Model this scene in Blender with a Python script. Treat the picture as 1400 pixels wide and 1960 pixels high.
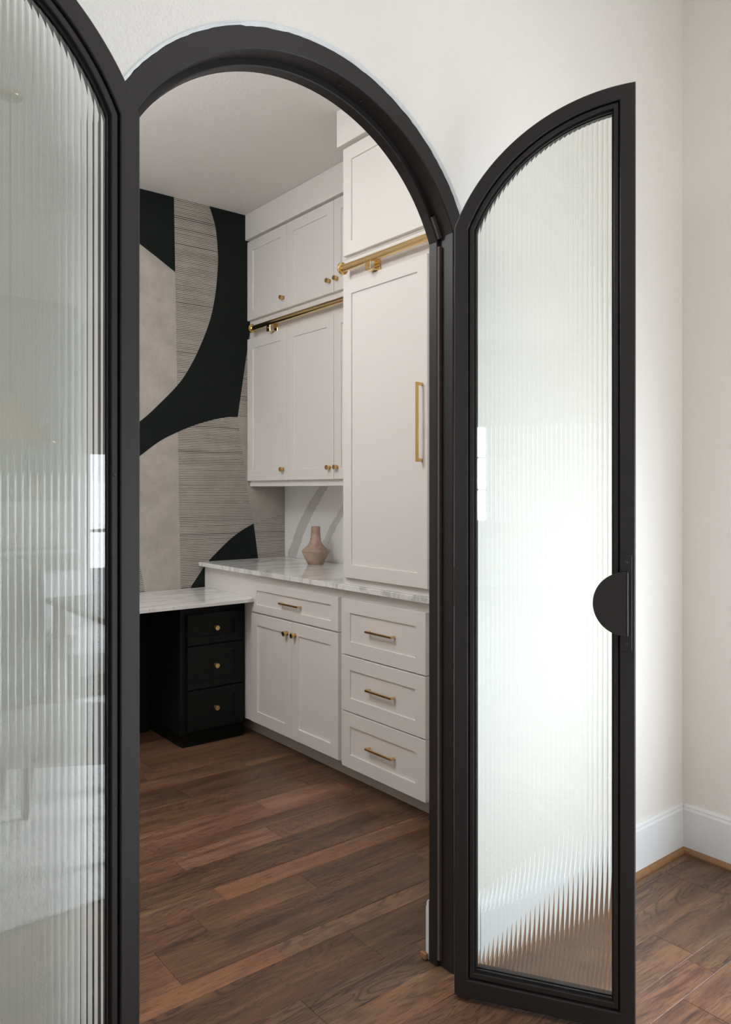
import bpy, bmesh, math, random
from math import sin, cos, pi, sqrt, radians as R
random.seed(7)
for o in list(bpy.data.objects):
    bpy.data.objects.remove(o)
S = bpy.context.scene
COL = S.collection

# ------------------------------------------------------------------ camera
cam_d = bpy.data.cameras.new('camera')
cam = bpy.data.objects.new('camera', cam_d)
COL.objects.link(cam)
cam.location = (0, 0, 1.37)
cam.rotation_euler = (R(90), 0, R(-38.72))
cam_d.sensor_fit = 'HORIZONTAL'
cam_d.sensor_width = 36
cam_d.lens = 36 * 1478 / 1400
cam_d.shift_y = -40.5 / 1400
cam_d.clip_start = 0.02
S.camera = cam

# ------------------------------------------------------------------ world, lights, exposure
W = bpy.data.worlds.new('world')
S.world = W
W.use_nodes = True
W.node_tree.nodes['Background'].inputs[0].default_value = (.8, .9, 1, 1)
W.node_tree.nodes['Background'].inputs[1].default_value = 1.6
S.view_settings.view_transform = 'Standard'
S.view_settings.look = 'None'
S.view_settings.gamma = 1
S.view_settings.use_curve_mapping = False
S.view_settings.exposure = .12
S.cycles.max_bounces = 14
S.cycles.diffuse_bounces = 7
S.cycles.transmission_bounces = 10
S.cycles.glossy_bounces = 6
S.cycles.caustics_refractive = True
S.cycles.caustics_reflective = True
S.cycles.sample_clamp_indirect = 6


def area(name, loc, direction, sx, sy, power, color):
    d = bpy.data.lights.new(name, 'AREA')
    d.shape = 'RECTANGLE'
    d.size, d.size_y, d.energy, d.color = sx, sy, power, color
    o = bpy.data.objects.new(name, d)
    COL.objects.link(o)
    o.location = loc
    from mathutils import Vector
    o.rotation_euler = Vector(direction).to_track_quat('-Z', 'Y').to_euler()
    return o


DAY = (.86, .93, 1.0)
area('daylight_right', (2.77, -.45, .80), (-1, 0, 0), 2.8, 1.36, 80, (.77, .88, 1.0))
area('daylight_left', (-6.97, -.70, 1.615), (1, 0, 0), 2.2, 1.37, 56, (.90, .95, 1.0))
area('daylight_back', (2.34, -2.87, 1.075), (0, 1, 0), .76, 1.25, 12, (.88, .93, 1.0))
area('ceiling_lamp_room', (-.9, -1.9, 3.36), (0, 0, -1), 1.8, 1.6, 9, (1, .95, .89))
area('fill_light_door', (1.55, .05, 3.36), (0, 0, -1), .9, .9, 9, (1, .965, .92))  # added fill without a fixture, brightens the hall floor by the doors
sun_d = bpy.data.lights.new('fill_sun', 'SUN')
sun_d.energy, sun_d.angle, sun_d.color = 17, R(24), (1, .97, .94)  # added wide soft sun, brightens the rug so its reflection shows
fill_sun = bpy.data.objects.new('fill_sun', sun_d)
COL.objects.link(fill_sun)
from mathutils import Vector
fill_sun.rotation_euler = Vector((-1, -.32, -.74)).to_track_quat('-Z', 'Y').to_euler()
area('ceiling_lamp_pantry', (.7, 2.75, 3.085), (0, 0, -1), .9, .9, 10, (.98, .985, 1))
pl = bpy.data.lights.new('pantry_fill', 'POINT')  # added bare point fill, lifts the pantry ceiling and cabinets; no fixture
pl.energy, pl.shadow_soft_size, pl.color = 36, .13, (.975, .985, 1)
plo = bpy.data.objects.new('pantry_fill', pl)
COL.objects.link(plo)
plo.location = (.35, 2.75, 2.70)


# ------------------------------------------------------------------ materials
class NT:
    def __init__(s, name):
        s.m = bpy.data.materials.new(name)
        s.m.use_nodes = True
        s.t = s.m.node_tree
        s.b = s.t.nodes['Principled BSDF']

    def n(s, typ, **kw):
        nd = s.t.nodes.new(typ)
        for k, v in kw.items():
            if k.startswith('i_'):
                key = k[2:]
                key = int(key) if key.isdigit() else key.replace('_', ' ')
                sock = nd.inputs[key]
                if hasattr(v, 'is_output') or isinstance(v, bpy.types.NodeSocket):
                    s.t.links.new(v, sock)
                else:
                    sock.default_value = v
            else:
                setattr(nd, k, v)
        return nd

    def l(s, a, b):
        s.t.links.new(a, b)

    def math(s, op, a, b=0.0, c=None):
        nd = s.n('ShaderNodeMath', operation=op)
        for i, v in enumerate((a, b) if c is None else (a, b, c)):
            if isinstance(v, bpy.types.NodeSocket):
                s.l(v, nd.inputs[i])
            else:
                nd.inputs[i].default_value = v
        return nd.outputs[0]

    def mix(s, f, a, b):
        nd = s.n('ShaderNodeMix', data_type='RGBA')
        for i, v in ((0, f), (6, a), (7, b)):
            if isinstance(v, bpy.types.NodeSocket):
                s.l(v, nd.inputs[i])
            else:
                nd.inputs[i].default_value = v
        return nd.outputs[2]

    def pos(s):
        return s.n('ShaderNodeNewGeometry').outputs['Position']

    def noise(s, vec, scale, detail=3, rough=.5, dist=0):
        nd = s.n('ShaderNodeTexNoise')
        s.l(vec, nd.inputs['Vector'])
        nd.inputs['Scale'].default_value = scale
        nd.inputs['Detail'].default_value = detail
        nd.inputs['Roughness'].default_value = rough
        nd.inputs['Distortion'].default_value = dist
        return nd.outputs['Fac']

    def stretch(s, vec, x, y, z):
        nd = s.n('ShaderNodeMapping')
        s.l(vec, nd.inputs[0])
        nd.inputs['Scale'].default_value = (x, y, z)
        return nd.outputs[0]

    def ramp(s, f, *stops):
        nd = s.n('ShaderNodeValToRGB')
        s.l(f, nd.inputs[0])
        e = nd.color_ramp.elements
        while len(e) < len(stops):
            e.new(.5)
        for el, (p, c) in zip(e, stops):
            el.position = p
            el.color = c if len(c) == 4 else (*c, 1)
        return nd.outputs[0]

    def bump(s, h, strength, dist):
        nd = s.n('ShaderNodeBump')
        s.l(h, nd.inputs['Height'])
        nd.inputs['Strength'].default_value = strength
        nd.inputs['Distance'].default_value = dist
        s.l(nd.outputs[0], s.b.inputs['Normal'])


def simple(name, col, rough=.5, metal=0, spec=.5, var=0, vs=30):
    m = NT(name)
    m.b.inputs['Base Color'].default_value = (*col, 1)
    m.b.inputs['Roughness'].default_value = rough
    m.b.inputs['Metallic'].default_value = metal
    m.b.inputs['Specular IOR Level'].default_value = spec
    if var:
        f = m.noise(m.pos(), vs, 4)
        c = m.mix(f, tuple(x * (1 - var) for x in col) + (1,), tuple(min(1, x * (1 + var)) for x in col) + (1,))
        m.l(c, m.b.inputs['Base Color'])
    return m.m


def paint(name, col, scale, strength, dist, rough=.6):
    m = NT(name)
    m.b.inputs['Base Color'].default_value = (*col, 1)
    m.b.inputs['Roughness'].default_value = rough
    f = m.noise(m.pos(), scale, 3, .55)
    h = m.ramp(f, (.42, (0, 0, 0)), (.62, (1, 1, 1)))
    m.bump(h, strength, dist)
    return m.m


M = {}
M['wall'] = paint('wall_paint', (.80, .768, .715), 150, .38, .0013)
M['pantry_wall'] = paint('pantry_wall_paint', (.74, .72, .69), 95, .2, .0012)
M['ceiling'] = paint('ceiling_paint', (.80, .785, .765), 80, .16, .002, .8)
M['trim'] = simple('white_trim', (.78, .79, .78), .42)
M['caulk'] = simple('caulk', (.72, .73, .71), .5, var=.1, vs=60)
M['shoe'] = simple('stained_shoe', (.27, .135, .055), .4, var=.3, vs=40)
M['steel'] = simple('black_steel', (.0205, .0176, .0165), .5, 0, .34, var=.12, vs=9)
M['steel_dark'] = simple('black_steel_jamb', (.020, .018, .018), .5, 0, .4)
M['rubber'] = simple('brown_weather_seal', (.115, .088, .082), .7, 0, .3)
M['cab'] = simple('cabinet_paint', (.75, .73, .705), .42, 0, .4)
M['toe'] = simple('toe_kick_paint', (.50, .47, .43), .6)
M['black'] = simple('black_cabinet_paint', (.0055, .0075, .0068), .5, 0, .22)
M['brass'] = simple('satin_brass', (.74, .50, .235), .30, 1)
M['rod'] = simple('polished_brass', (.80, .585, .29), .12, 1)
M['screw'] = simple('black_screw', (.03, .028, .027), .35, .3)
M['white_chair'] = simple('white_upholstery', (.80, .80, .82), .9, 0, .1, var=.05, vs=60)
M['chair_wood'] = simple('dark_oak', (.10, .07, .05), .5, var=.3, vs=20)
M['table_wood'] = simple('grey_oak', (.30, .25, .20), .4, var=.2, vs=14)
M['sage'] = simple('sage_paint', (.36, .39, .33), .45)
M['shade'] = simple('linen_shade', (.62, .50, .44), .9, 0, .1)


def rug_mat():
    m = NT('rug_pile')
    p = m.pos()
    st = m.noise(m.stretch(p, 160, 12, 1), 1, 3)
    blot = m.noise(p, 3.5, 4)
    c = m.mix(m.ramp(st, (.40, (0, 0, 0)), (.62, (1, 1, 1))), (.34, .36, .42, 1), (.78, .79, .82, 1))
    c = m.mix(m.math('MULTIPLY', blot, .5), c, (.74, .75, .78, 1))
    m.l(c, m.b.inputs['Base Color'])
    m.b.inputs['Roughness'].default_value = .95
    return m.m


M['rug'] = rug_mat()


def glass_mat(name, coat):
    m = NT(name)
    m.b.inputs['Base Color'].default_value = (.94, .965, .925, 1)
    m.b.inputs['Transmission Weight'].default_value = 1
    m.b.inputs['Roughness'].default_value = .02
    m.b.inputs['IOR'].default_value = 1.5
    m.b.inputs['Specular IOR Level'].default_value = .9 if coat else .4
    m.b.inputs['Coat Weight'].default_value = coat
    m.b.inputs['Coat IOR'].default_value = 1.8
    m.b.inputs['Coat Roughness'].default_value = .01
    return m.m


M['glass'] = glass_mat('coated_glass_face', .9)
M['flute'] = glass_mat('fluted_glass_face', 0)


def pane_mat():
    m = NT('window_pane')
    t = m.n('ShaderNodeBsdfTransparent')
    g = m.n('ShaderNodeBsdfGlossy')
    g.inputs['Roughness'].default_value = 0
    mx = m.n('ShaderNodeMixShader')
    mx.inputs[0].default_value = .08
    m.l(t.outputs[0], mx.inputs[1])
    m.l(g.outputs[0], mx.inputs[2])
    m.l(mx.outputs[0], m.t.nodes['Material Output'].inputs[0])
    return m.m


M['pane'] = pane_mat()


def floor_mat(name, tint):
    m = NT(name)
    oi = m.n('ShaderNodeObjectInfo')
    p = m.pos()
    off = m.n('ShaderNodeVectorMath', operation='MULTIPLY_ADD')
    cx = m.n('ShaderNodeCombineXYZ')
    m.l(oi.outputs['Random'], cx.inputs[0])
    m.l(m.math('MULTIPLY', oi.outputs['Random'], 7.3), cx.inputs[1])
    m.l(m.math('MULTIPLY', oi.outputs['Random'], 3.1), cx.inputs[2])
    m.l(cx.outputs[0], off.inputs[0])
    off.inputs[1].default_value = (37, 37, 37)
    m.l(p, off.inputs[2])
    v = off.outputs[0]
    fine = m.noise(m.stretch(v, 22, 330, 1), 1, 3, .6)
    fine2 = m.noise(m.stretch(v, 9, 120, 1), 1, 3, .65, .3)
    mid = m.noise(m.stretch(v, 1.6, 22, 1), 1, 4, .6, .8)
    # cathedral figure: thin dark lines of a stretched, warped field
    warp = m.noise(m.stretch(v, 1.3, 7.5, 1), 1, 3, .5, .6)
    jit = m.math('MULTIPLY', m.math('SUBTRACT', fine2, .5), .9)
    rings = m.math('FRACT', m.math('ADD', m.math('MULTIPLY', warp, 24.0), jit))
    rg = m.ramp(rings, (0, (0, 0, 0)), (.10, (.15, .15, .15)), (.26, (.8, .8, .8)), (.55, (1, 1, 1)), (.92, (.75, .75, .75)), (1, (0, 0, 0)))
    amount = m.ramp(m.noise(m.stretch(v, 1.1, 5, 1), 1, 2), (.40, (.12, .12, .12)), (.58, (.95, .95, .95)))
    pores = m.ramp(fine, (.36, (0, 0, 0)), (.48, (1, 1, 1)))
    dash = m.ramp(fine2, (.33, (0, 0, 0)), (.44, (1, 1, 1)))
    clus = m.ramp(m.noise(m.stretch(v, 3.5, 13, 1), 1, 3), (.38, (1, 1, 1)), (.58, (.25, .25, .25)))
    smoke = m.ramp(m.noise(m.stretch(v, 3.4, 11, 1), 1, 4, .65), (.28, (0, 0, 0)), (.50, (1, 1, 1)))
    hue = m.noise(m.stretch(v, .8, 3, 1), 1, 2)
    lo = m.mix(hue, (.108, .040, .019, 1), (.096, .046, .026, 1))
    hi = m.mix(hue, (.288, .139, .071, 1), (.30, .178, .105, 1))
    base = m.mix(m.ramp(mid, (.25, (0, 0, 0)), (.75, (1, 1, 1))), lo, hi)
    ink = (.040, .021, .014, 1)
    dark = m.mix(m.math('MULTIPLY', m.math('MULTIPLY', amount, m.math('SUBTRACT', 1.0, rg)), .82), base, ink)
    dark = m.mix(m.math('MULTIPLY', m.math('SUBTRACT', 1.0, pores), .50), dark, ink)
    dark = m.mix(m.math('MULTIPLY', m.math('MULTIPLY', m.math('SUBTRACT', 1.0, dash), clus), .80), dark, ink)
    dark = m.mix(m.math('MULTIPLY', m.math('SUBTRACT', 1.0, smoke), .55), dark, (.050, .029, .022, 1))
    # plank to plank tone
    tone = m.n('ShaderNodeMix', data_type='RGBA', blend_type='MULTIPLY')
    tone.inputs[0].default_value = 1
    m.l(dark, tone.inputs[6])
    m.l(oi.outputs['Color'], tone.inputs[7])
    m.l(tone.outputs[2], m.b.inputs['Base Color'])
    m.l(m.math('ADD', m.math('MULTIPLY', fine, .16), .30), m.b.inputs['Roughness'])
    m.b.inputs['Specular IOR Level'].default_value = .45
    h = m.math('ADD', m.math('MULTIPLY', dash, .5), m.math('MULTIPLY', rg, .5))
    m.bump(h, .3, .0008)
    return m.m


M['plank'] = floor_mat('hickory_plank', 1)
M['subfloor'] = simple('subfloor', (.05, .028, .016), .8)


def quartz(name, dirv, scale=1.0, splash=False):
    m = NT(name)
    p = m.pos()
    c = (.80, .795, .785, 1)
    v = m.stretch(p, *dirv)
    w1 = m.noise(v, 1.7 * scale, 5, .55, .9)
    d1 = m.math('ABSOLUTE', m.math('SUBTRACT', w1, .5))
    vein = m.ramp(d1, (0, (1, 1, 1)), (.012, (.55, .55, .55)), (.035, (0, 0, 0)))
    w2 = m.noise(v, 3.4 * scale, 4, .6, 1.4)
    d2 = m.math('ABSOLUTE', m.math('SUBTRACT', w2, .47))
    vein2 = m.ramp(d2, (0, (.7, .7, .7)), (.010, (0, 0, 0)))
    col = m.mix(m.math('MULTIPLY', vein, .8), c, (.46, .455, .445, 1))
    col = m.mix(m.math('MULTIPLY', vein2, .55), col, (.42, .415, .41, 1))
    m.l(col, m.b.inputs['Base Color'])
    m.b.inputs['Roughness'].default_value = .035
    m.b.inputs['Specular IOR Level'].default_value = .6
    return m.m


M['quartz'] = quartz('veined_quartz', (.8, 1.5, 1))
M['quartz_desk'] = quartz('veined_quartz_desk', (.5, 4.2, 1), .9)


def splash_mat():
    # white slab with two broad grey diagonal veins (world Y, Z)
    m = NT('veined_backsplash')
    p = m.pos()
    sx = m.n('ShaderNodeSeparateXYZ')
    m.l(p, sx.inputs[0])
    y, z = sx.outputs[1], sx.outputs[2]
    wob = m.math('SUBTRACT', m.noise(p, 9, 5, .6), .5)
    wob2 = m.math('SUBTRACT', m.noise(p, 55, 4, .7), .5)
    c = (.80, .795, .79, 1)
    col = c
    for (y0, z0, y1, z1, w) in VEINS:
        # centre line y(z), slightly curved
        t = m.math('DIVIDE', m.math('SUBTRACT', z, z0), z1 - z0)
        yc = m.math('ADD', m.math('MULTIPLY', m.math('POWER', m.math('MAXIMUM', t, 0.0), 1.35), y1 - y0), y0)
        d = m.math('ABSOLUTE', m.math('SUBTRACT', m.math('ADD', m.math('ADD', y, m.math('MULTIPLY', wob, .05)), m.math('MULTIPLY', wob2, .036)), yc))
        f = m.ramp(m.math('DIVIDE', d, w), (.70, (.8, .8, .8)), (.90, (1, 1, 1)), (.985, (0, 0, 0)))
        tone = m.mix(m.noise(p, 26, 4), (.38, .375, .355, 1), (.57, .56, .535, 1))
        col = m.mix(m.math('MULTIPLY', f, .9), col, tone)
    m.l(col, m.b.inputs['Base Color'])
    m.b.inputs['Roughness'].default_value = .14
    return m.m


VEINS = [(4.19, .94, 3.84, 1.40, .055), (3.86, .97, 3.56, 1.34, .034)]
M['splash'] = splash_mat()


def linen(name, base, dark, stripes=False):
    m = NT(name)
    p = m.pos()
    mott = m.noise(p, 7, 5, .65)
    weave = m.noise(m.stretch(p, 60, 60, 420), 1, 2)
    weave2 = m.noise(m.stretch(p, 420, 60, 60), 1, 2)
    f = m.math('ADD', m.math('MULTIPLY', mott, .75), m.math('MULTIPLY', m.math('ADD', weave, weave2), .12))
    c = m.ramp(f, (.33, dark), (.68, base))
    if stripes:
        sp = m.n('ShaderNodeSeparateXYZ')
        m.l(p, sp.inputs[0])
        z = sp.outputs[2]
        drift = m.math('MULTIPLY', m.math('SUBTRACT', m.noise(m.stretch(p, 2.2, 1, 14), 1, 2), .5), .010)
        q = m.math('DIVIDE', m.math('ADD', z, drift), .0102)
        fr = m.math('FRACT', q)
        cell = m.math('FLOOR', q)
        wn = m.n('ShaderNodeTexWhiteNoise', noise_dimensions='1D')
        m.l(cell, wn.inputs['W'])
        wd = m.math('ADD', m.math('MULTIPLY', wn.outputs[0], .10), .13)
        line = m.math('LESS_THAN', m.math('ABSOLUTE', m.math('SUBTRACT', fr, .5)), wd)
        brk = m.ramp(m.noise(m.stretch(p, 9, 1, 160), 1, 3, .7), (.30, (.55, .55, .55)), (.46, (1, 1, 1)))
        bold = m.math('GREATER_THAN', wn.outputs[0], .955)
        amt = m.math('MULTIPLY', line, m.math('MAXIMUM', m.math('MULTIPLY', brk, .80), bold))
        c = m.mix(amt, c, (.045, .036, .032, 1))
    m.l(c, m.b.inputs['Base Color'])
    m.b.inputs['Roughness'].default_value = .75
    m.b.inputs['Specular IOR Level'].default_value = .2
    return m.m


M['paper'] = linen('paper_linen', (.50, .465, .425), (.36, .33, .30))
M['paper2'] = linen('paper_linen_grey', (.42, .395, .355), (.31, .29, .26))
M['stripe'] = linen('paper_striped', (.50, .465, .42), (.38, .35, .315), True)
M['ink'] = linen('paper_black_green', (.0085, .0125, .0110), (.0060, .0090, .0080))


def clay():
    m = NT('blush_clay')
    p = m.pos()
    n1 = m.noise(m.stretch(p, 9, 9, 22), 1, 4, .6)
    c = m.ramp(n1, (.32, (.30, .20, .155)), (.66, (.49, .35, .27)))
    m.l(c, m.b.inputs['Base Color'])
    m.b.inputs['Roughness'].default_value = .5
    m.bump(m.noise(m.stretch(p, 30, 30, 160), 1, 3), .25, .0015)
    return m.m


M['clay'] = clay()


# ------------------------------------------------------------------ mesh helpers
class MB:
    def __init__(s):
        s.v, s.f, s.mi, s.sm = [], [], [], []

    def add(s, vs, fs, mi=0, sm=False):
        o = len(s.v)
        s.v += [tuple(x) for x in vs]
        s.f += [tuple(i + o for i in f) for f in fs]
        s.mi += [mi] * len(fs)
        s.sm += [sm] * len(fs)
        return s

    def box(s, x0, x1, y0, y1, z0, z1, mi=0):
        vs = [(x, y, z) for x in (x0, x1) for y in (y0, y1) for z in (z0, z1)]
        fs = [(0, 1, 3, 2), (4, 6, 7, 5), (0, 4, 5, 1), (2, 3, 7, 6), (0, 2, 6, 4), (1, 5, 7, 3)]
        return s.add(vs, fs, mi)

    def rings(s, rings, cap0=True, cap1=True, closed=True, mi=0, sm=False):
        n = len(rings[0])
        vs = [p for r in rings for p in r]
        fs = []
        for a in range(len(rings) - 1):
            for i in range(n if closed else n - 1):
                j = (i + 1) % n
                fs.append((a * n + i, a * n + j, (a + 1) * n + j, (a + 1) * n + i))
        s.add(vs, fs, mi, sm)
        o = len(s.v) - len(vs)
        if cap0:
            s.f.append(tuple(o + i for i in range(n))[::-1]); s.mi.append(mi); s.sm.append(False)
        if cap1:
            s.f.append(tuple(o + (len(rings) - 1) * n + i for i in range(n))); s.mi.append(mi); s.sm.append(False)
        return s

    def bbox(s, x0, x1, y0, y1, z0, z1, b=.002, mi=0):
        """box with chamfered edges along all axes (three stacked rings in z)"""
        def ring(d, z):
            a0, a1, c0, c1 = x0 + d, x1 - d, y0 + d, y1 - d
            return [(a0 + b, c0, z), (a1 - b, c0, z), (a1, c0 + b, z), (a1, c1 - b, z), (a1 - b, c1, z), (a0 + b, c1, z), (a0, c1 - b, z), (a0, c0 + b, z)]
        return s.rings([ring(b, z0), ring(0, z0 + b), ring(0, z1 - b), ring(b, z1)], mi=mi)

    def cyl(s, p, axis, r, h, seg=20, mi=0, prof=None, bev=0):
        """lathe about an axis through p: profile of (radius, height)"""
        from mathutils import Vector
        ax = Vector(axis).normalized()
        q = ax.to_track_quat('Z', 'Y')
        if prof is None:
            prof = [(r - bev, 0), (r, bev), (r, h - bev), (r - bev, h)] if bev else [(r, 0), (r, h)]
        rs = []
        for (rr, hh) in prof:
            rs.append([tuple(Vector(p) + q @ Vector((rr * cos(2 * pi * i / seg), rr * sin(2 * pi * i / seg), hh))) for i in range(seg)])
        return s.rings(rs, mi=mi, sm=True)

    def map(s, fn):
        s.v = [fn(*p) for p in s.v]
        return s

    def build(s, name, mats, parent=None, bevel=0, fix=True):
        me = bpy.data.meshes.new(name)
        me.from_pydata(s.v, [], s.f)
        if not isinstance(mats, (list, tuple)):
            mats = [mats]
        for m in mats:
            me.materials.append(m)
        for p, mi, sm in zip(me.polygons, s.mi, s.sm):
            p.material_index = mi
            p.use_smooth = sm
        if fix:
            bm = bmesh.new()
            bm.from_mesh(me)
            bmesh.ops.recalc_face_normals(bm, faces=bm.faces)
            for e in bm.edges:
                if len(e.link_faces) == 2 and e.calc_face_angle(0) > R(32):
                    e.smooth = False
            bm.to_mesh(me)
            bm.free()
        o = bpy.data.objects.new(name, me)
        COL.objects.link(o)
        if parent is not None:
            o.parent = parent
        if bevel:
            b = o.modifiers.new('bevel', 'BEVEL')
            b.width, b.segments, b.limit_method = bevel, 2, 'ANGLE'
        return o


def tag(o, label, cat, group=None, kind=None):
    o['label'] = label
    o['category'] = cat
    if group:
        o['group'] = group
    if kind:
        o['kind'] = kind
    return o


def empty(name, loc=(0, 0, 0), rz=0):
    o = bpy.data.objects.new(name, None)
    COL.objects.link(o)
    o.location = loc
    o.rotation_euler = (0, 0, rz)
    o.empty_display_size = .1
    return o


# ------------------------------------------------------------------ key dimensions
XR, YF, YB = 2.79, 1.545, 4.28          # right wall face, arch wall face, papered wall face
XC, ZC = 1.0827, 1.9002                 # arch centre
RO, RI, RS, RROOT = .5714, .519, .5028, .5119
HO, HI, HS, HROOT = .5305, .4785, .4673, .4740
YFR, YS, YE = 1.550, 1.6042, 1.6367      # steel frame: face, stop face, stop back
ROOM_H, PAN_H = 3.4, 3.11
XL, YBK = -7.0, -2.9


def arch(r, h, y, n=40, z0=0.0):
    """open outline of the arch, from left foot to right foot"""
    a = math.acos(h / r)
    pts = [(XC - h, y, z0)]
    for i in range(n + 1):
        t = pi - a - (pi - 2 * a) * i / n
        pts.append((XC + r * cos(t), y, ZC + r * sin(t)))
    pts.append((XC + h, y, z0))
    return pts


# ------------------------------------------------------------------ setting: floor with planks
fl = MB().box(XL - .1, XR + .1, YBK - .1, YB + .1, -.12, -.012).build('floor', M['subfloor'])
tag(fl, 'brown hickory plank floor running from the hall into the pantry', 'floor', kind='structure')
ROWS = [4.30, 4.02, 3.842, 3.759, 3.581, 3.497, 3.368, 3.177, 3.10, 2.965, 2.79, 2.712, 2.58, 2.404, 2.308, 2.182, 1.988, 1.912, 1.732, 1.61, 1.49, 1.305, 1.174, 1.089, .96, .78, .705, .58, .40, .325, .20, .02]
JOINTS = {3.759: [1.555], 3.497: [1.95], 3.368: [1.549], 3.177: [1.833], 2.965: [1.752, 2.171], 2.79: [1.546], 2.712: [1.236, 1.652],
          2.58: [2.075], 2.404: [2.173], 2.308: [1.122, 1.541], 2.182: [1.972], 1.988: [1.238], 1.912: [1.461], 1.732: [1.164, 1.581],
          1.49: [2.578], 1.305: [2.185], 1.089: [1.971]}
TONE = {(2.712, 1.236): 1.5, (2.965, 1.752): 1.4, (2.58, None): .86, (3.368, None): .72, (3.177, None): .9, (2.404, None): 1.3, (1.988, None): 1.25, (3.759, None): 1.0, (1.912, 1.461): .72, (2.79, None): .95}
for a, b in zip(ROWS, ROWS[1:]):
    x1, x0 = XR + .0, -.62
    js = list(JOINTS.get(a, []))
    if not js:
        js = [random.uniform(.9, 2.3)]
    x = max(js)
    while x + .45 < x1:
        x += random.uniform(.55, 1.15)
        if x < x1 - .15:
            js.append(x)
    x = min(js)
    while x - .6 > x0:
        x -= random.uniform(.6, 1.2)
        js.append(x)
    js = sorted(set(js))
    ed = [x0] + [j for j in js if x0 + .1 < j < x1] + [x1]
    for u, w in zip(ed, ed[1:]):
        if b >= YF - .02 and u < -.6 and w < -.3:
            pass
        g, bv = .0004, .0008
        z = random.uniform(-.0003, .0003)
        def ring(d, zz):
            return [(u + g + d, b + g + d, zz), (w - g - d, b + g + d, zz), (w - g - d, a - g - d, zz), (u + g + d, a - g - d, zz)]
        o = MB().rings([ring(0, -.012), ring(0, z - bv), ring(bv, z)], cap0=False).build('plank', M['plank'], fl)
        t = None
        for (ta, tu), tv in TONE.items():
            if ta == a and (tu is None or abs(tu - u) < .01):
                t = tv
        if t is None:
            t = random.choice((.74, .84, .92, 1.0, 1.06, 1.16, 1.28))
        o.color = (t * random.uniform(.97, 1.05), t, t * random.uniform(.92, 1.04), 1)
# remaining room floor beyond the sight of the lens: joined strips
mb = MB()
y = .02
while y > YBK:
    wv = random.choice((.073, .125, .178))
    x = XL
    while x < XR:
        w = min(XR, x + random.uniform(.7, 1.4))
        mb.box(x + .0006, w - .0006, max(YBK, y - wv) + .0006, y - .0006, -.012, 0)
        x = w
    y -= wv
y = YF - .02
while y > .02:
    wv = random.choice((.073, .125, .178))
    x = XL
    while x < -.62:
        w = min(-.62, x + random.uniform(.7, 1.4))
        mb.box(x + .0006, w - .0006, max(.02, y - wv) + .0006, y - .0006, -.012, 0)
        x = w
    y -= wv
o = mb.build('planking', M['plank'], fl)
o['kind'] = 'stuff'

# ------------------------------------------------------------------ setting: walls and ceilings
def arch_wall():
    mb = MB()
    y0, y1, zt = YF, YF + .10, ROOM_H + .05
    r, h = RO + .0035, HO + .0035
    xl, xr = XL - .1, XR + .1
    for y in (y0, y1):
        mb.box(0, 0, 0, 0, 0, 0) if False else None
        A = arch(r, h, y)
        z0 = -.012
        spring = A[1][2]
        mb.add([(xl, y, z0), (XC - h, y, z0), (XC - h, y, spring), (XC - h, y, zt), (xl, y, zt)], [(0, 1, 2, 3, 4)])
        mb.add([(XC + h, y, z0), (xr, y, z0), (xr, y, zt), (XC + h, y, zt), (XC + h, y, spring)], [(0, 1, 2, 3, 4)])
        for p, q in zip(A[1:-1], A[2:-1]):
            mb.add([p, q, (q[0], y, zt), (p[0], y, zt)], [(0, 1, 2, 3)])
    A, B = arch(r, h, y0, z0=-.012), arch(r, h, y1, z0=-.012)
    for i in range(len(A) - 1):
        mb.add([A[i], A[i + 1], B[i + 1], B[i]], [(0, 1, 2, 3)])
    for x in (xl, xr):
        mb.add([(x, y0, -.012), (x, y1, -.012), (x, y1, zt), (x, y0, zt)], [(0, 1, 2, 3)])
    mb.add([(xl, y0, zt), (xr, y0, zt), (xr, y1, zt), (xl, y1, zt)], [(0, 1, 2, 3)])
    bm_o = mb.build('wall_front', M['wall'])
    bm = bmesh.new(); bm.from_mesh(bm_o.data)
    bmesh.ops.remove_doubles(bm, verts=bm.verts, dist=1e-5)
    bmesh.ops.recalc_face_normals(bm, faces=bm.faces)
    bm.to_mesh(bm_o.data); bm.free()
    return bm_o


wf = arch_wall()
tag(wf, 'warm white textured wall pierced by the arched doorway', 'wall', kind='structure')


def wall_with_hole(name, axis, c0, c1, a0, a1, z0, z1, h, mat):
    """wall slab between c0..c1 on its thin axis, a0..a1 along, with a hole h=(a,b,zb,zt)"""
    mb = MB()
    def bx(p, q, zb, zt):
        if axis == 'x':
            mb.box(c0, c1, p, q, zb, zt)
        else:
            mb.box(p, q, c0, c1, zb, zt)
    if h:
        bx(a0, h[0], z0, z1); bx(h[1], a1, z0, z1); bx(h[0], h[1], z0, h[2]); bx(h[0], h[1], h[3], z1)
    else:
        bx(a0, a1, z0, z1)
    return mb.build(name, mat)


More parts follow.
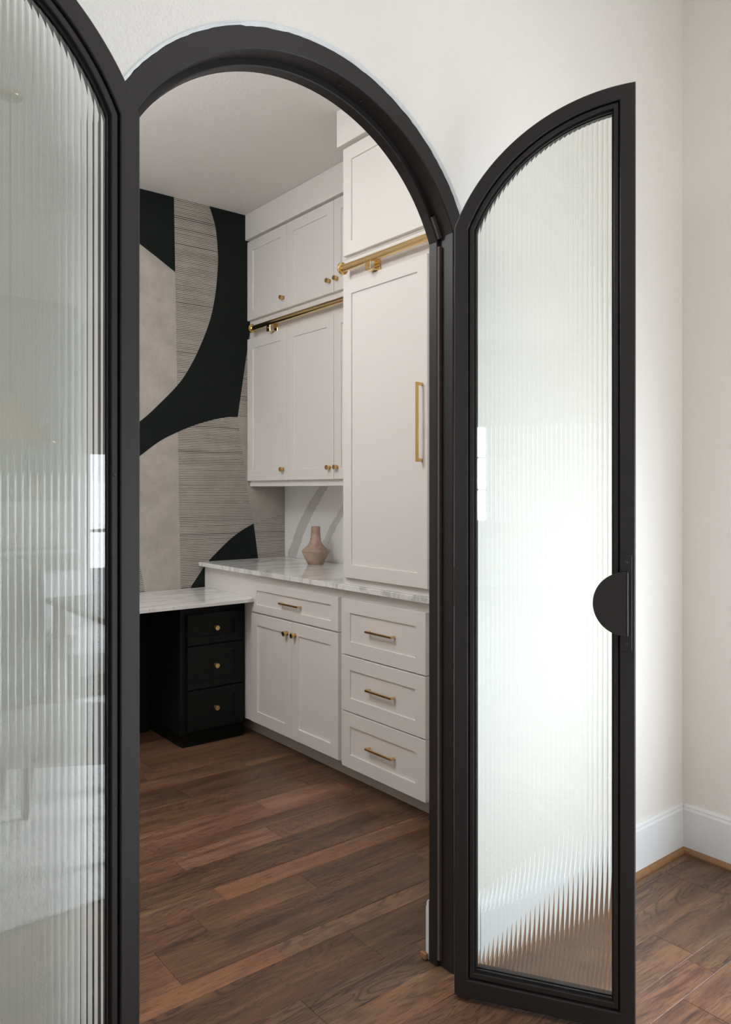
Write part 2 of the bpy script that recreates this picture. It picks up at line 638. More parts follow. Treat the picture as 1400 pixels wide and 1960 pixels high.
WIN = {'right': (-1.85, .95, .12, 1.48), 'left': (-1.80, .40, .93, 2.30), 'back': (1.96, 2.72, .45, 1.70)}
tag(wall_with_hole('wall_right', 'x', XR, XR + .1, YBK - .1, YF, -.012, ROOM_H, WIN['right'], M['wall']), 'plain white side wall meeting the arch wall at the right edge of the photo', 'wall', kind='structure')
tag(wall_with_hole('wall_left', 'x', XL - .1, XL, YBK - .1, YF, -.012, ROOM_H, WIN['left'], M['wall']), 'white wall with a wide window at the far left of the hall', 'wall', kind='structure')
tag(wall_with_hole('wall_back', 'y', YBK - .1, YBK, XL, XR, -.012, ROOM_H, WIN['back'], M['wall']), 'white wall behind the sage hutch, seen only as a reflection', 'wall', kind='structure')
tag(MB().box(XL - .1, XR + .1, YBK - .1, YF, ROOM_H, ROOM_H + .05).build('ceiling_hall', M['ceiling']), 'white ceiling of the hall in front of the arch', 'ceiling', kind='structure')
tag(MB().box(-.7, XR + .1, YF + .1, YB + .1, PAN_H, PAN_H + .05).build('ceiling_pantry', M['ceiling']), 'white textured pantry ceiling seen through the arch', 'ceiling', kind='structure')
wpb = MB().box(-.7, XR + .1, YB, YB + .1, -.012, PAN_H).build('wall_pantry_back', M['pantry_wall'])
tag(wpb, 'far pantry wall covered in bold black and taupe paper', 'wall', kind='structure')
tag(MB().box(-.7, -.6, YF + .1, YB, -.012, PAN_H).build('wall_pantry_left', M['pantry_wall']), 'plain pantry wall hidden behind the left door', 'wall', kind='structure')
tag(MB().box(2.765, XR + .1, YF + .1, YB, -.012, PAN_H).build('wall_pantry_right', M['pantry_wall']), 'pantry wall behind the white cabinets', 'wall', kind='structure')


def baseboard(name, label, pts, nrm, h=.182, th=.012, shoe=True, wrap=False):
    """pts: two floor points on the wall face, nrm: outward"""
    (xa, ya), (xb, yb) = pts
    nx, ny = nrm
    prof = [(0, .0), (th, .0), (th, h - .022), (th - .003, h - .014), (th - .003, h - .008), (th - .007, h), (0, h)]
    mb = MB()
    mb.rings([[(x + nx * d, y + ny * d, z) for d, z in prof] for x, y in pts])
    b = mb.build(name, M['trim'])
    tag(b, label, 'baseboard', kind='structure')
    if shoe:
        pr = [(th, 0), (th + .013, 0), (th + .013, .006), (th + .010, .013), (th + .005, .018), (th, .020)]
        s = MB().rings([[(x + nx * d, y + ny * d, z) for d, z in pr] for x, y in pts])
        if wrap:      # mitred return around the free end of the board
            s.bbox(xa - .012, xa - .0004, ya, ya + th + .013, 0, .020, .003)
        s = s.build('shoe_molding', M['shoe'], b)
        s['label'] = 'stained brown quarter round strip along the floor'
    return b


baseboard('baseboard_front', 'tall white baseboard under the arch wall, behind the right door', ((XC + HO + .006, YF), (XR, YF)), (0, -1))
baseboard('baseboard_front_left', 'white baseboard under the arch wall, behind the left door', ((XL, YF), (XC - HO - .006, YF)), (0, -1))
baseboard('baseboard_right', 'tall white baseboard running forward from the right corner', ((XR, YBK), (XR, YF - .0125)), (-1, 0))
baseboard('baseboard_pantry', 'white baseboard end peeping out just inside the right jamb', ((1.5555, YF + .10), (2.20, YF + .10)), (0, 1), h=.172, wrap=True)

# ------------------------------------------------------------------ windows of the hall
def window(name, label, axis, c, nrm, hole, cols, rows, mat=None):
    a0, a1, z0, z1 = hole
    root = empty(name, (c if axis == 'x' else (a0 + a1) / 2, (a0 + a1) / 2 if axis == 'x' else c, z0))
    tag(root, label, 'window', kind='structure')
    off = root.location
    def bx(mb, p, q, zb, zt, d0, d1):
        d0, d1 = sorted((c + nrm * d0, c + nrm * d1))
        if axis == 'x':
            mb.box(d0 - off.x, d1 - off.x, p - off.y, q - off.y, zb - off.z, zt - off.z)
        else:
            mb.box(p - off.x, q - off.x, d0 - off.y, d1 - off.y, zb - off.z, zt - off.z)
    f = MB()
    bx(f, a0 - .07, a0 + .02, z0 - .07, z1 + .07, .0, .035); bx(f, a1 - .02, a1 + .07, z0 - .07, z1 + .07, .0, .035)
    bx(f, a0 + .0202, a1 - .0202, z1 - .02, z1 + .07, 0, .035); bx(f, a0 + .0202, a1 - .0202, z0 - .07, z0 + .02, 0, .035)
    f.build('window_frame', M['trim'], root)
    for i in range(1, cols):
        m = MB(); x = a0 + (a1 - a0) * i / cols
        bx(m, x - .012, x + .012, z0, z1, .026, .040); m.build('muntin', M['trim'], root)
    for i in range(1, rows):
        m = MB(); z = z0 + (z1 - z0) * i / rows
        bx(m, a0, a1, z - .012, z + .012, .026, .040); m.build('muntin', M['trim'], root)
    p = MB(); bx(p, a0, a1, z0, z1, -.05, -.045); p.build('pane', M['pane'], root)
    return root


window('window_1', 'wide glazed opening in the right wall, out of the photo', 'x', XR, -1, WIN['right'], 3, 3)
window('window_2', 'window with white muntins mirrored in the right door glass', 'x', XL, 1, WIN['left'], 4, 3)
window('window_3', 'narrow window mirrored at the edge of the left door glass', 'y', YBK, 1, WIN['back'], 1, 2)

# ------------------------------------------------------------------ steel arch frame
tr = empty('trim_1', (XC, YFR, 0))
tag(tr, 'black steel arched door frame set in the white wall', 'door frame', kind='structure')


def loft_arch(profile, n=48):
    """profile: closed list of (radius, halfwidth, y)"""
    cols = [arch(r, h, y, n) for r, h, y in profile]
    k = len(profile)
    m = len(cols[0])
    rings = [[(cols[j][i][0] - XC, cols[j][i][1] - YFR, cols[j][i][2]) for j in range(k)] for i in range(m)]
    return MB().rings(rings)


b = .0025
casing = loft_arch([(RO, HO, YFR + .004), (RO - .003, HO - .003, YFR), (RI + b, HI + b, YFR), (RI, HI, YFR + b), (RI, HI, YS + .002), (RI + .02, HI + .02, YS + .002), (RO, HO, YFR + .07)]).build('casing', M['steel'], tr)
stop = loft_arch([(RROOT + .012, HROOT + .012, YS), (RS + b, HS + b, YS), (RS, HS, YS + b), (RS, HS, YE), (RROOT + .012, HROOT + .012, YE)]).build('door_stop', M['steel'], tr)


def seal():
    mb = MB()
    # brown foam seal up the right stop, its tip bent onto the arch
    a = math.acos(HS / RS)
    path = [(HI - .003, .012, 0), (HI - .003, ZC + RS * sin(a) - .012, 0)]
    pts = []
    for z in (.02, .6, 1.2, 1.8, 2.072):
        pts.append((HS + .0012, HI - .0004, z, 0))
    rings = []
    for x0, x1, z, _ in pts:
        rings.append([(x0, YS - YFR - .008, z), (x1, YS - YFR - .008, z), (x1, YS - YFR, z), (x0, YS - YFR, z)])
    mb.rings(rings)
    rings = []
    for i in range(6):
        t = a + .012 + .125 * i / 5
        r0, r1 = RS + .0035, RI - .0008
        ring = []
        for (r, y) in ((r0, -.008), (r1, -.008), (r1, 0), (r0, 0)):
            ring.append((r * cos(t), YS - YFR + y, ZC + r * sin(t)))
        rings.append(ring)
    mb.rings(rings)
    o = mb.build('weather_seal', M['rubber'], tr)
    o['label'] = 'brown foam weather seal on the right stop'


seal()


def caulk_bead():
    mb = MB()
    n = 90
    a = math.acos(HO / RO)
    rings = []
    rr = random.Random(3)
    for i in range(n + 1):
        t = pi - a - (pi - 2 * a) * i / n
        side = i / n
        rin = RO - .0012 - (.0035 if side > .35 else .001) + rr.uniform(-.0011, .0009)
        rout = RO + .0065
        rings.append([(r * cos(t), y - YFR, ZC + r * sin(t)) for r, y in ((rin, YFR - .0006), (rin + .002, YFR - .0022), (RO + .003, YF - .0012), (rout, YF - .0003), (rout, YF + .004), (rin, YFR + .003))])
    mb.rings(rings)
    o = mb.build('caulk_bead', M['caulk'], tr)
    o['label'] = 'uneven white bead of caulk around the arch'


caulk_bead()
# two little screws with scratched grooves under the arch
for ang in (R(79), R(71)):
    x, z = (RI - .001) * cos(ang), ZC + (RI - .001) * sin(ang)
    MB().cyl((x, .030, z), (-cos(ang), 0, -sin(ang)), .003, .005, 10).build('screw', M['screw'], tr)


# ------------------------------------------------------------------ fluted glass door leaves
LW, LR, LCS, LZC, LZ0 = .4615, .499, .463, 1.892, .012


def leaf_outline(d, db=None, n=36):
    """closed outline inset by d, in leaf (u, z); foot left, foot right, arc back to the left"""
    db = d if db is None else db
    s0, s1, r = d, LW - d, LR - d
    pts = [(s0, LZ0 + db), (s1, LZ0 + db)]
    t1 = math.acos(max(-1, min(1, (s1 - LCS) / r)))
    t0 = math.acos((s0 - LCS) / r)
    for i in range(n + 1):
        t = t1 + (t0 - t1) * i / n
        pts.append((LCS + r * cos(t), LZC + r * sin(t)))
    return pts


def make_leaf(name, label, loc, rz, far, pull=True):
    """inside face at y = 0, thickness towards far (+1 or -1)"""
    root = empty(name, loc, rz)
    tag(root, label, 'door', kind='structure')
    T = .050
    def ring_at(d, y, db=None):
        return [(u, far * y, z) for u, z in leaf_outline(d, db)]
    fw = .0375
    K = 1.28     # the foot rail is a little wider
    prof = [(0, .003), (.003, 0), (fw - .002, 0), (fw, .002), (fw, T - .002), (fw - .002, T), (.003, T), (0, T - .003)]
    cols = [ring_at(d, y, d * K) for d, y in prof]
    m = len(cols[0])
    mb = MB()
    n = len(prof)
    vs = [p for c in cols for p in c]
    fs = []
    for a in range(n):
        c = (a + 1) % n
        for i in range(m):
            j = (i + 1) % m
            fs.append((a * m + i, a * m + j, c * m + j, c * m + i))
    mb.add(vs, fs)
    mb.build('frame', M['steel'], root)

    def bead(nm, pr, mat):
        cols = [ring_at(d, y, d * K) for d, y in pr]
        vs = [p for c in cols for p in c]
        fs = [(a * m + i, a * m + (i + 1) % m, ((a + 1) % len(pr)) * m + (i + 1) % m, ((a + 1) % len(pr)) * m + i) for a in range(len(pr)) for i in range(m)]
        return MB().add(vs, fs).build(nm, mat, root)
    # glazing bead on the inside, gasket, fixed stop on the far side
    bead('glazing_bead', [(fw + .0028, .0075), (fw + .0045, .006), (fw + .0135, .006), (fw + .015, .0075), (fw + .015, .018), (fw + .0028, .018)], M['steel'])
    bead('gasket', [(fw + .001, .0185), (fw + .0195, .0145), (fw + .0195, .0205), (fw + .001, .0205)], M['steel_dark'])
    bead('rear_stop', [(fw + .0002, .030), (fw + .019, .030), (fw + .019, T - .004), (fw + .0002, T - .003)], M['steel'])
    # fluted pane: flat towards the pantry side, hollow flutes on the other
    gm = MB()
    d0 = fw + .004
    u0, u1, zb = d0, LW - d0, LZ0 + d0 * K
    P = .0122
    nr = int(round((u1 - u0) / P))
    P = (u1 - u0) / nr
    def top(u):
        r = LR - d0
        return LZC + sqrt(max(0, r * r - (u - LCS) ** 2))
    yf, yb, sag, ns = .0215, .0262, .00115, 10
    rc = ((P / 2) ** 2 + sag ** 2) / (2 * sag)
    for k in range(nr):
        us = [u0 + P * (k + i / ns) for i in range(ns + 1)]
        back, front = [], []
        for u in us:
            du = u - (u0 + P * (k + .5))
            yy = yb + rc - sqrt(rc * rc - du * du)      # hollow flute
            back.append((u, yy)); front.append((u, yf))
        vs = [(u, far * y, zb) for u, y in back] + [(u, far * y, top(u)) for u, y in back]
        gm.add(vs, [(i, i + 1, ns + 2 + i, ns + 1 + i) for i in range(ns)], 1, True)
        vs = [(us[0], far * yf, zb), (us[-1], far * yf, zb), (us[-1], far * yf, top(us[-1])), (us[0], far * yf, top(us[0]))]
        gm.add(vs, [(0, 1, 2, 3)])
        for i in range(ns):      # top and foot edges
            a, c = us[i], us[i + 1]
            ya, yc = back[i][1], back[i + 1][1]
            ta = top(us[0]) + (top(us[-1]) - top(us[0])) * i / ns
            tc = top(us[0]) + (top(us[-1]) - top(us[0])) * (i + 1) / ns
            gm.add([(a, far * yf, ta), (c, far * yf, tc), (c, far * yc, top(c)), (a, far * ya, top(a))], [(0, 1, 2, 3)])
            gm.add([(a, far * yf, zb), (c, far * yf, zb), (c, far * yc, zb), (a, far * ya, zb)], [(0, 1, 2, 3)])
    for u in (u0, u1):
        gm.add([(u, far * yf, zb), (u, far * yf, top(u)), (u, far * yb, top(u)), (u, far * yb, zb)], [(0, 1, 2, 3)])
    g = gm.build('glass_pane', [M['glass'], M['flute']], root, fix=False)
    bm = bmesh.new(); bm.from_mesh(g.data)
    bmesh.ops.remove_doubles(bm, verts=bm.verts, dist=1e-6)
    bmesh.ops.recalc_face_normals(bm, faces=bm.faces)
    for e in bm.edges:
        if len(e.link_faces) == 2 and e.calc_face_angle(0) > R(24):
            e.smooth = False
    bm.to_mesh(g.data); bm.free()
    g['label'] = 'vertically fluted clear glass pane'
    # bead screws
    for u, z in ((fw + .009, 2.035), (fw + .009, 1.40), (fw + .009, .78), (fw + .009, .15), (LW - fw - .009, 2.03), (LW - fw - .009, 1.30), (LW - fw - .009, .75), (LW - fw - .009, .20)):
        MB().cyl((u, far * .0062, z), (0, -far, 0), .0028, .0014, 10, bev=.0006).build('screw', M['screw'], root)
    # weld-on barrel hinges at the jamb
    for z in (.22, 1.05, 1.88):
        MB().cyl((-.006, far * (T + .006), z), (0, 0, 1), .0075, .11, 14, bev=.001).build('hinge', M['steel_dark'], root)
    if pull:
        ph = MB().bbox(LW - .0365, LW - .0085, min(-far * .0042, 0), max(-far * .0042, 0), .9693, 1.2107, .0008).build('pull_handle', M['steel'], root)
        ph['label'] = 'black half-moon pull on a screwed back plate'
        mb = MB()
        rad, cu, cz, off, th = .0795, LW - .0215, 1.090, .026, .004
        n = 40
        out = []
        for i in range(n + 1):
            t = pi / 2 + pi * i / n
            out.append((cu + rad * cos(t), cz + rad * sin(t)))
        def rg(y, ins):
            return [(cu + (u - cu) * (1 - ins / rad) - (0 if 0 else 0), -far * y, cz + (z - cz) * (1 - ins / rad)) for u, z in out]
        mb.rings([rg(off, 0), rg(off + th - .0008, 0), rg(off + th, .0008)])
        mb.build('half_moon_plate', M['steel'], ph)
        # folded edge that carries the half moon from the plate
        mb = MB()
        y0, y1 = sorted((-far * .004, -far * (off + th)))
        mb.bbox(cu - .0006, cu + .0046, y0, y1, cz - rad, cz + rad, .0017)
        mb.build('fold', M['steel'], ph)
        for z in (.988, 1.192):
            MB().cyl((LW - .0215, -far * .0042, z), (0, -far, 0), .0042, .0016, 14, bev=.0006).build('plate_screw', M['screw'], ph)
    return root


make_leaf('door_2', 'right arched steel door leaf swung open, fluted glass and half-moon pull', (1.4868, 1.4728, 0), R(-58.5), 1)
make_leaf('door_1', 'left arched steel door leaf swung fully open, fluted glass mirroring the dining area', (.5806, 1.4052, 0), R(180.0), -1)

# ------------------------------------------------------------------ cabinetry helpers
def face_map(kind, at):
    """local (w, n, z) -> world; w along the face, n out of the face"""
    if kind == 'x':
        return lambda w, n, z: (at - n, w, z)          # faces -X, w = world Y
    return lambda w, n, z: (w, at - n, z)              # faces -Y, w = world X


def shaker(name, parent, fm, w0, w1, z0, z1, mat, rail=.062, th=.020, dep=.0072, railz=None):
    """shaker front, back on n = 0, front on n = th"""
    rz = rail if railz is None else railz
    bv = .0014
    def rect(dw, dz, n):
        return [(w0 + dw, n, z0 + dz), (w1 - dw, n, z0 + dz), (w1 - dw, n, z1 - dz), (w0 + dw, n, z1 - dz)]
    mb = MB()
    mb.rings([rect(0, 0, 0), rect(0, 0, th - bv), rect(bv, bv, th), rect(rail, rz, th), rect(rail + .0012, rz + .0012, th - dep)])
    mb.map(fm)
    return mb.build(name, mat, parent)


def knob(parent, fm, w, z, n0, mat=None):
    mb = MB()
    prof = [(.0105, 0), (.0110, .0012), (.0105, .003), (.0058, .0042), (.0058, .013), (.0125, .0142), (.0134, .0155), (.0134, .0265), (.0125, .0280)]
    p = fm(w, n0, z)
    q = fm(w, n0 + 1, z)
    mb.cyl(p, (q[0] - p[0], q[1] - p[1], 0), 0, 0, 24, prof=prof)
    return mb.build('knob', M['brass'], parent)


def pull(parent, fm, w0, w1, z, n0, vertical=None, sec=.0098, off=.030):
    """flat-topped bar pull on two square posts"""
    mb = MB()
    h = sec / 2
    def bx(a0, a1, b0, b1, c0, c1):
        t = MB().bbox(a0, a1, b0, b1, c0, c1, .0010)
        t.map(fm)
        mb.add(t.v, t.f)
    if vertical is None:
        bx(w0, w1, n0 + off - sec, n0 + off, z - h, z + h)
        bx(w0 + .0005, w0 + .0135, n0, n0 + off - sec * .6, z - h + .0004, z + h - .0004)
        bx(w1 - .0135, w1 - .0005, n0, n0 + off - sec * .6, z - h + .0004, z + h - .0004)
    else:
        z0, z1 = vertical
        w = w0
        bx(w - h, w + h, n0 + off - sec, n0 + off, z0, z1)
        bx(w - h + .0004, w + h - .0004, n0, n0 + off - sec * .6, z0 + .0005, z0 + .0135)
        bx(w - h + .0004, w + h - .0004, n0, n0 + off - sec * .6, z1 - .0135, z1 - .0005)
    return mb.build('bar_pull', M['brass'], parent)


# ------------------------------------------------------------------ base cabinets under the long counter
FB = 2.175                                     # face frame plane
fx = face_map('x', FB)


def base_root(name, label, y0, y1, group=None):
    r = empty(name, (0, 0, 0))
    tag(r, label, 'cabinet', group)
    MB().bbox(FB, 2.755, y0, y1, .102, .9148, .0008).build('cabinet_body', M['cab'], r)
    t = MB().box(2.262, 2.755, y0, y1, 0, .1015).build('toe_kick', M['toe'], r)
    return r


ba = base_root('base_cabinet', 'white base cabinet with two doors under one drawer, beside the black drawers', 2.8795, YB - .004)
d = shaker('drawer_front', ba, fx, 2.893, 3.688, .712, .873, M['cab'], .060, railz=.042)
pull(d, fx, 3.206, 3.384, .790, .011)
d = shaker('cabinet_door', ba, fx, 3.2925, 3.688, .112, .704, M['cab'])
knob(d, fx, 3.325, .643, .020)
d = shaker('cabinet_door', ba, fx, 2.893, 3.2885, .112, .704, M['cab'])
knob(d, fx, 3.252, .643, .020)


def drawers(y0, y1, label, group=None):
    r = base_root('base_cabinet', label, y0 - .018, y1 + .0135)
    for z0, z1 in ((.617, .873), (.358, .612), (.099, .353)):
        d = shaker('drawer_front', r, fx, y0, y1, z0, z1, M['cab'])
        c = (y0 + y1) / 2
        pull(d, fx, c - .090, c + .090, (z0 + z1) / 2 + .0, .011)
    return r


drawers(2.298, 2.865, 'white base cabinet of three deep drawers below the tall panelled door')
drawers(1.715, 2.265, 'white base cabinet of three drawers hidden beside the doorway jamb')

# countertop, desk top, backsplash
ct = MB().bbox(2.135, 2.7495, 1.66, YB - .0025, .9155, .940, .0012).build('countertop', M['quartz'])
tag(ct, 'long white quartz countertop with grey veins on the white base cabinets', 'countertop')
def slab(pts, z0, z1, b=.0012):
    mb = MB()
    cx_, cy_ = sum(p[0] for p in pts) / len(pts), sum(p[1] for p in pts) / len(pts)
    def ring(d, z):
        return [(x + (d if x < cx_ else -d), y + (d if y < cy_ else -d), z) for x, y in pts]
    return mb.rings([ring(b, z0), ring(0, z0 + b), ring(0, z1 - b), ring(b, z1)])


dt = slab([(.25, 3.655), (2.1535, 3.655), (2.1535, 3.692), (2.1735, 3.692), (2.1735, YB - .0025), (.25, YB - .0025)], .7655, .785).build('countertop', M['quartz_desk'])
tag(dt, 'lower white quartz desk top over the black drawers', 'desk top')
sp = MB().box(2.752, 2.7645, 2.84, YB - .0025, .9405, 1.398).build('backsplash', M['splash'])
tag(sp, 'white stone backsplash slab with broad grey veins behind the vase', 'backsplash')

# ------------------------------------------------------------------ black desk drawers
fy = face_map('y', 3.790)
bk = empty('desk_cabinet', (0, 0, 0))
tag(bk, 'matte black cabinet of three drawers under the quartz desk', 'cabinet')
MB().bbox(1.785, 2.1735, 3.790, YB - .004, .075, .7648, .0010).build('cabinet_body', M['black'], bk)
MB().box(1.808, 2.1735, 3.812, YB - .004, 0, .0748).build('plinth', M['black'], bk)
MB().box(.25, 1.784, 4.20, YB - .004, 0, .7648).build('modesty_panel', M['black'], bk)
for z0, z1 in ((.548, .712), (.312, .540), (.091, .304)):
    d = shaker('drawer_front', bk, fy, 1.818, 2.152, z0, z1, M['black'], .055, railz=.042)
    knob(d, fy, 1.985, (z0 + z1) / 2, .011)

# ------------------------------------------------------------------ wall cabinets
FU = 2.490
fu = face_map('x', FU)
YT = 2.845                                      # far side of the tall cabinets


def wall_cab(label, y0, y1, z0, z1, doors, kz, body_z):
    r = empty('wall_cabinet', (0, 0, 0))
    tag(r, label, 'cabinet')
    MB().bbox(FU, 2.764, y0, y1, body_z[0], body_z[1], .0008).build('cabinet_body', M['cab'], r)
    for (a, c, k) in doors:
        d = shaker('cabinet_door', r, fu, a, c, z0, z1, M['cab'])
        knob(d, fu, k, kz, .020)
    return r


g1, g2 = 3.821, 3.355
wall_cab('single-door white wall cabinet in the corner, lower tier below the brass rail', g1 + .0005, YB - .004, 1.433, 2.325, [(g1 + .002, YB - .004, g1 + .032)], 1.497, (1.398, 2.4395))
wall_cab('double-door white wall cabinet above the vase, lower tier below the brass rail', YT + .001, g1 - .0005, 1.433, 2.325, [(g2 + .002, g1 - .002, g2 + .034), (2.890, g2 - .002, g2 - .034)], 1.497, (1.398, 2.4395))
wall_cab('single-door white wall cabinet in the corner, top tier above the brass rail', g1 + .0005, YB - .004, 2.443, 2.9385, [(g1 + .002, YB - .004, g1 + .032)], 2.508, (2.4405, PAN_H - .001))
wall_cab('double-door white wall cabinet, top tier next to the tall cabinet', YT + .001, g1 - .0005, 2.443, 2.9385, [(g2 + .002, g1 - .002, g2 + .034), (2.890, g2 - .002, g2 - .034)], 2.508, (2.4405, PAN_H - .001))
c1 = MB().bbox(2.455, FU - .0005, YT + .001, YB - .004, 2.948, PAN_H - .001, .001).build('trim_2', M['cab'])
tag(c1, 'flat white cornice board over the set-back wall cabinets', 'cornice', kind='structure')

# tall cabinets standing forward on the counter
FT = 2.150
ft = face_map('x', FT)


def tall(y0, y1, lab_low, lab_top, handle):
    r = empty('tall_cabinet', (0, 0, 0))
    tag(r, lab_low, 'cabinet')
    MB().bbox(FT, 2.7495, y0, y1, .9405, 2.4295, .0008).build('cabinet_body', M['cab'], r)
    d = shaker('cabinet_door', r, ft, y0 + .018, y1 - .024, .975, 2.323, M['cab'], .060)
    pull(d, ft, y0 + .018 + .029, 0, 0, .020, vertical=(1.487, 1.808), off=.034, sec=.0105)
    r = empty('wall_cabinet', (0, 0, 0))
    tag(r, lab_top, 'cabinet')
    MB().bbox(FT, 2.764, y0, y1, 2.4305, PAN_H - .001, .0008).build('cabinet_body', M['cab'], r)
    shaker('cabinet_door', r, ft, y0 + .018, y1 - .024, 2.440, 2.930, M['cab'], .060)


tall(2.243, YT, 'tall white cabinet with one large panelled door and long brass handle', 'white top cabinet above the long-handled panelled door and brass rail', True)
tall(1.66, 2.241, 'tall white panelled cabinet hidden behind the doorway jamb', 'white top cabinet hidden behind the doorway jamb', True)
c2 = MB().bbox(2.112, FT - .0005, 1.66, YT, 2.942, PAN_H - .001, .001).box(FT - .0005, FU, YT + .0, YT + .0008, 2.942, PAN_H - .001).build('trim_3', M['cab'])
tag(c2, 'flat white cornice board over the tall cabinets', 'cornice', kind='structure')

# ------------------------------------------------------------------ brass ladder rails
def rail(label, xface, y0, y1, brackets, side):
    z, x = 2.375, xface - .062
    r = empty('ladder_rail', (x, y0, z))
    tag(r, label, 'rail', 'brass rails across the cabinets')
    MB().cyl((0, 0, 0), (0, 1, 0), .0165, y1 - y0, 28).build('rod', M['rod'], r)
    MB().cyl((0, y1 - y0 - .008, 0), (0, 1, 0), 0, 0, 28, prof=[(.018, 0), (.0275, .002), (.0285, .004), (.0285, .010), (.027, .012)]).build('end_cap', M['rod'], r)
    for yb in brackets:
        b = MB()
        w = .019
        # wall plate, cradle floor and front tab
        b.bbox(.0395, .0450, yb - y0 - w, yb - y0 + w, -.0505, .014, .0012)
        b.bbox(-.012, .0400, yb - y0 - w, yb - y0 + w, -.0505, -.0445, .0012)
        b.bbox(-.0125, -.0075, yb - y0 - w, yb - y0 + w, -.0505, -.014, .0012)
        o = b.build('bracket', M['rod'], r)
        for zz in (-.030, ):
            MB().cyl((-.0125, yb - y0, zz), (-1, 0, 0), .0055, .002, 14, bev=.0007).build('bracket_screw', M['brass'], o)
    return r


rail('slim brass rail along the set-back wall cabinets', FU + .0165, YT + .002, 4.172, (3.965, 3.10), 0)
rail('brass rail along the tall cabinet, its round end cap in view', FT + .0165, 1.68, 2.792, (2.595, 1.85), 0)

# ------------------------------------------------------------------ vase
v = empty('vase', (2.602, 3.713, .9402))
tag(v, 'blush clay bottle vase with carinated belly on the quartz counter', 'vase')
prof = [(.0, .0), (.0435, 0), (.046, .002), (.052, .014), (.061, .030), (.069, .046), (.0765, .062), (.0812, .0735), (.0815, .079), (.079, .083), (.070, .0905), (.059, .099), (.049, .108), (.041, .118), (.0355, .128), (.032, .142), (.0295, .160), (.0275, .182), (.0264, .203), (.0262, .219), (.0253, .222), (.0230, .222), (.0222, .218), (.0222, .150)]
MB().cyl((0, 0, 0), (0, 0, 1), 0, 0, 48, prof=prof).build('vase_body', M['clay'], v)

# ------------------------------------------------------------------ wallpaper, built as printed sheets on the far wall
def sheet(mb, pts, layer, mi):
    y = YB - .0006 - layer * .0004
    n = len(pts)
    mb.add([(x, y, z) for x, z in pts], [tuple(range(n))], mi)


def arc_pts(p, n=10):
    """Catmull-Rom through the points"""
    q = [p[0]] + p + [p[-1]]
    out = []
    for i in range(1, len(q) - 2):
        for k in range(n):
            t = k / n
            pt = []
            for c in range(2):
                a, b_, c_, d_ = q[i - 1][c], q[i][c], q[i + 1][c], q[i + 2][c]
                pt.append(.5 * (2 * b_ + (c_ - a) * t + (2 * a - 5 * b_ + 4 * c_ - d_) * t * t + (3 * b_ - a - 3 * c_ + d_) * t ** 3))
            out.append(tuple(pt))
    out.append(p[-1])
    return out


wp = MB()
Zt, X1 = PAN_H - .0005, 2.752
SX = lambda z: 1.975 + (3.106 - z) * .0182          # the leaning seam
sheet(wp, [(-.59, .70), (X1, .70), (X1, Zt), (-.59, Zt)], 0, 0)
# striped band right of the seam
sheet(wp, [(SX(.70), .70), (X1, .70), (X1, Zt), (SX(Zt), Zt)], 1, 2)
# taupe wedge by the counter
sheet(wp, [(2.403, 1.834), (2.483, 1.30), (2.521, 1.166), (X1, 1.224), (X1, 1.834)], 2, 1)
sheet(wp, [(2.403, 1.834), (2.47, 2.254), (2.52, 2.56), (X1, 2.56), (X1, 1.834)], 2, 2)
# black-green sweep
A = arc_pts([(2.2065, Zt), (2.247, 2.992), (2.2635, 2.844), (2.2635, 2.747), (2.247, 2.579), (2.209, 2.409), (2.134, 2.222), (2.061, 2.086), (1.996, 1.996), (1.891, 1.886), (1.771, 1.7746), (1.55, 1.61), (1.25, 1.45)])
B = arc_pts([(1.25, 1.12), (1.55, 1.40), (1.771, 1.5747), (1.891, 1.6634), (2.003, 1.7212), (2.1195, 1.770), (2.239, 1.808), (2.332, 1.8274), (2.403, 1.8344)])
big = A + B + [(2.47, 2.254), (2.55, 2.75), (2.60, Zt)]
# split the sweep into quads so the concave outline fills cleanly
sheet(wp, big, 3, 3)
sheet(wp, [(SX(Zt), Zt), (1.2, Zt), (1.2, 3.02), (1.45, 2.93), (1.771, 2.787), (1.870, 2.732), (SX(2.6665), 2.6665)], 3, 3)
# quarter disc rising from the counter
Q = arc_pts([(2.518, 1.162), (2.437, 1.124), (2.358, 1.075), (2.28, 1.012), (2.204, .944), (2.159, .892), (2.115, .834), (2.082, .786), (2.05, .70)])
sheet(wp, Q + [(2.585, .70)], 3, 3)
sheet(wp, [(1.60, .70), (1.60, 1.05), (1.70, 1.0), (1.773, .917), (1.796, .786), (1.805, .70)], 3, 2)
wo = wp.build('wallpaper', [M['paper'], M['paper2'], M['stripe'], M['ink']], wpb, fix=False)
bm = bmesh.new(); bm.from_mesh(wo.data)
for f in bm.faces:
    if f.normal.y > 0:
        f.normal_flip()
bmesh.ops.triangulate(bm, faces=bm.faces, ngon_method='EAR_CLIP')
bm.to_mesh(wo.data); bm.free()
wo['label'] = 'abstract paper of black-green curves, taupe panels and hand-drawn stripes'

# ------------------------------------------------------------------ dining area mirrored in the glass
rug = MB().bbox(.15, 2.55, -2.25, .288, .0005, .012, .004).build('rug', M['rug'])
tag(rug, 'pale grey streaked rug under the dining chairs, mirrored in the left door', 'rug')


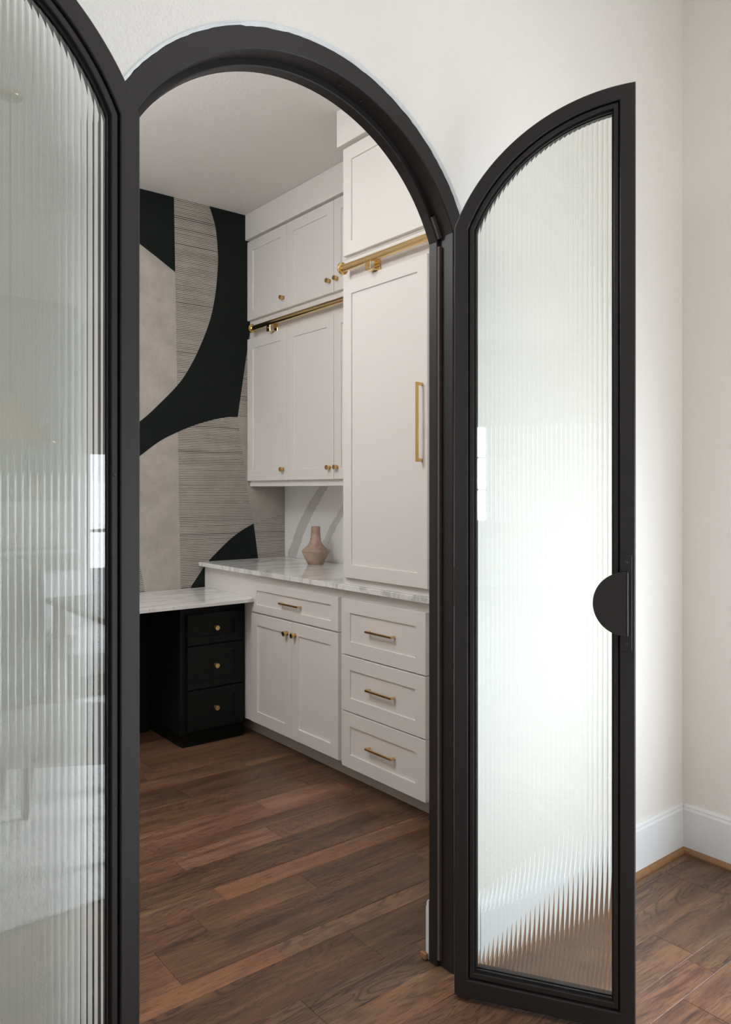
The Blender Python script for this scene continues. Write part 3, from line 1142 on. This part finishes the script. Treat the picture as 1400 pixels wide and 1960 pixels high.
def chair(label, loc, rz):
    r = empty('dining_chair', (loc[0], loc[1], .0125), rz)
    tag(r, label, 'chair', 'upholstered dining chairs')
    MB().bbox(-.24, .24, -.25, .24, .355, .475, .03).build('seat', M['white_chair'], r)
    n = 10
    rings = []
    for i in range(n + 1):
        x = -.25 + .5 * i / n
        bow = .05 * (1 - (2 * i / n - 1) ** 2)
        rings.append([(x, -.24 - bow, .40), (x, -.17 - bow, .40), (x, -.22 - bow, .82), (x, -.27 - bow, .83), (x, -.30 - bow, .82)])
    MB().rings(rings).build('backrest', M['white_chair'], r)
    for sx in (-1, 1):
        for sy in (-1, 1):
            q = [[(sx * .2 + a * w + sx * k, sy * .2 + c * w + sy * k, z) for a, c in ((-1, -1), (1, -1), (1, 1), (-1, 1))] for w, k, z in ((.014, .02, 0), (.024, 0, .356))]
            MB().rings(q).build('leg', M['chair_wood'], r)
    return r


chair('white upholstered dining chair nearest the door glass, pale seat above the rug', (.98, -.22), R(120))
chair('white upholstered dining chair on the far side of the grey oak table', (1.75, -2.12), R(0))
tb = empty('dining_table', (1.75, -1.12, .0125))
tag(tb, 'grey oak dining table on the pale rug', 'table')
MB().bbox(-.42, .42, -.62, .62, .715, .745, .004).build('table_top', M['table_wood'], tb)
for sx in (-1, 1):
    for sy in (-1, 1):
        MB().bbox(sx * .36 - .03, sx * .36 + .03, sy * .54 - .03, sy * .54 + .03, 0, .7145, .003).build('leg', M['table_wood'], tb)
hu = empty('hutch', (0, 0, 0))
tag(hu, 'sage green built-in hutch with brass pulls, mirrored in the left door', 'hutch')
MB().bbox(.1, 1.80, -2.55, YBK + .014, .0, .94, .002).build('hutch_base', M['sage'], hu)
MB().bbox(.08, 1.82, -2.58, YBK + .014, .9405, .970, .002).build('hutch_top', M['quartz'], hu)
MB().bbox(.1, 1.80, -2.60, YBK + .014, 1.30, 2.66, .002).build('upper_cabinet', M['sage'], hu)
def hutch_face(w, n, z): return (w, n, z)
for x0 in (.12, .68, 1.24):
    for z0, z1 in ((.78, .925), (.60, .77), (.12, .59)):
        fb = lambda w, n, z: (w, -2.55 + n, z)
        d = shaker('drawer_front', hu, fb, x0, x0 + .54, z0, z1, M['sage'], .05, railz=.035)
        pull(d, fb, x0 + .19, x0 + .35, (z0 + z1) / 2 + .02, .011)
for i in range(6):
    x0 = .12 + i * .28
    fb = lambda w, n, z: (w, -2.60 + n, z)
    d = shaker('cabinet_door', hu, fb, x0, x0 + .276, 1.32, 2.60, M['sage'], .05)
    pull(d, fb, x0 + (.25 if i % 2 == 0 else .026), 0, 0, .02, vertical=(1.35, 1.46))
pn = empty('pendant_lamp', (1.05, -1.35, 0))
tag(pn, 'brass cone pendant lamp mirrored in the left door glass', 'lamp')
MB().cyl((0, 0, 0), (0, 0, 1), 0, 0, 36, prof=[(.21, 1.62), (.215, 1.625), (.06, 1.80), (.025, 1.84), (.012, 1.86), (.012, 1.87)]).build('lamp_shade', M['rod'], pn)
MB().cyl((0, 0, 1.868), (0, 0, 1), .004, ROOM_H - 1.873, 8).build('cord', M['screw'], pn)
MB().cyl((0, 0, ROOM_H - .026), (0, 0, 1), .06, .025, 24, bev=.004).build('ceiling_rose', M['rod'], pn)
rs = MB().box(1.92, 2.76, YBK + .042, YBK + .058, 1.64, 2.6).build('roman_shade', M['shade'])
tag(rs, 'blush linen roman shade hanging above the narrow rear window', 'shade')
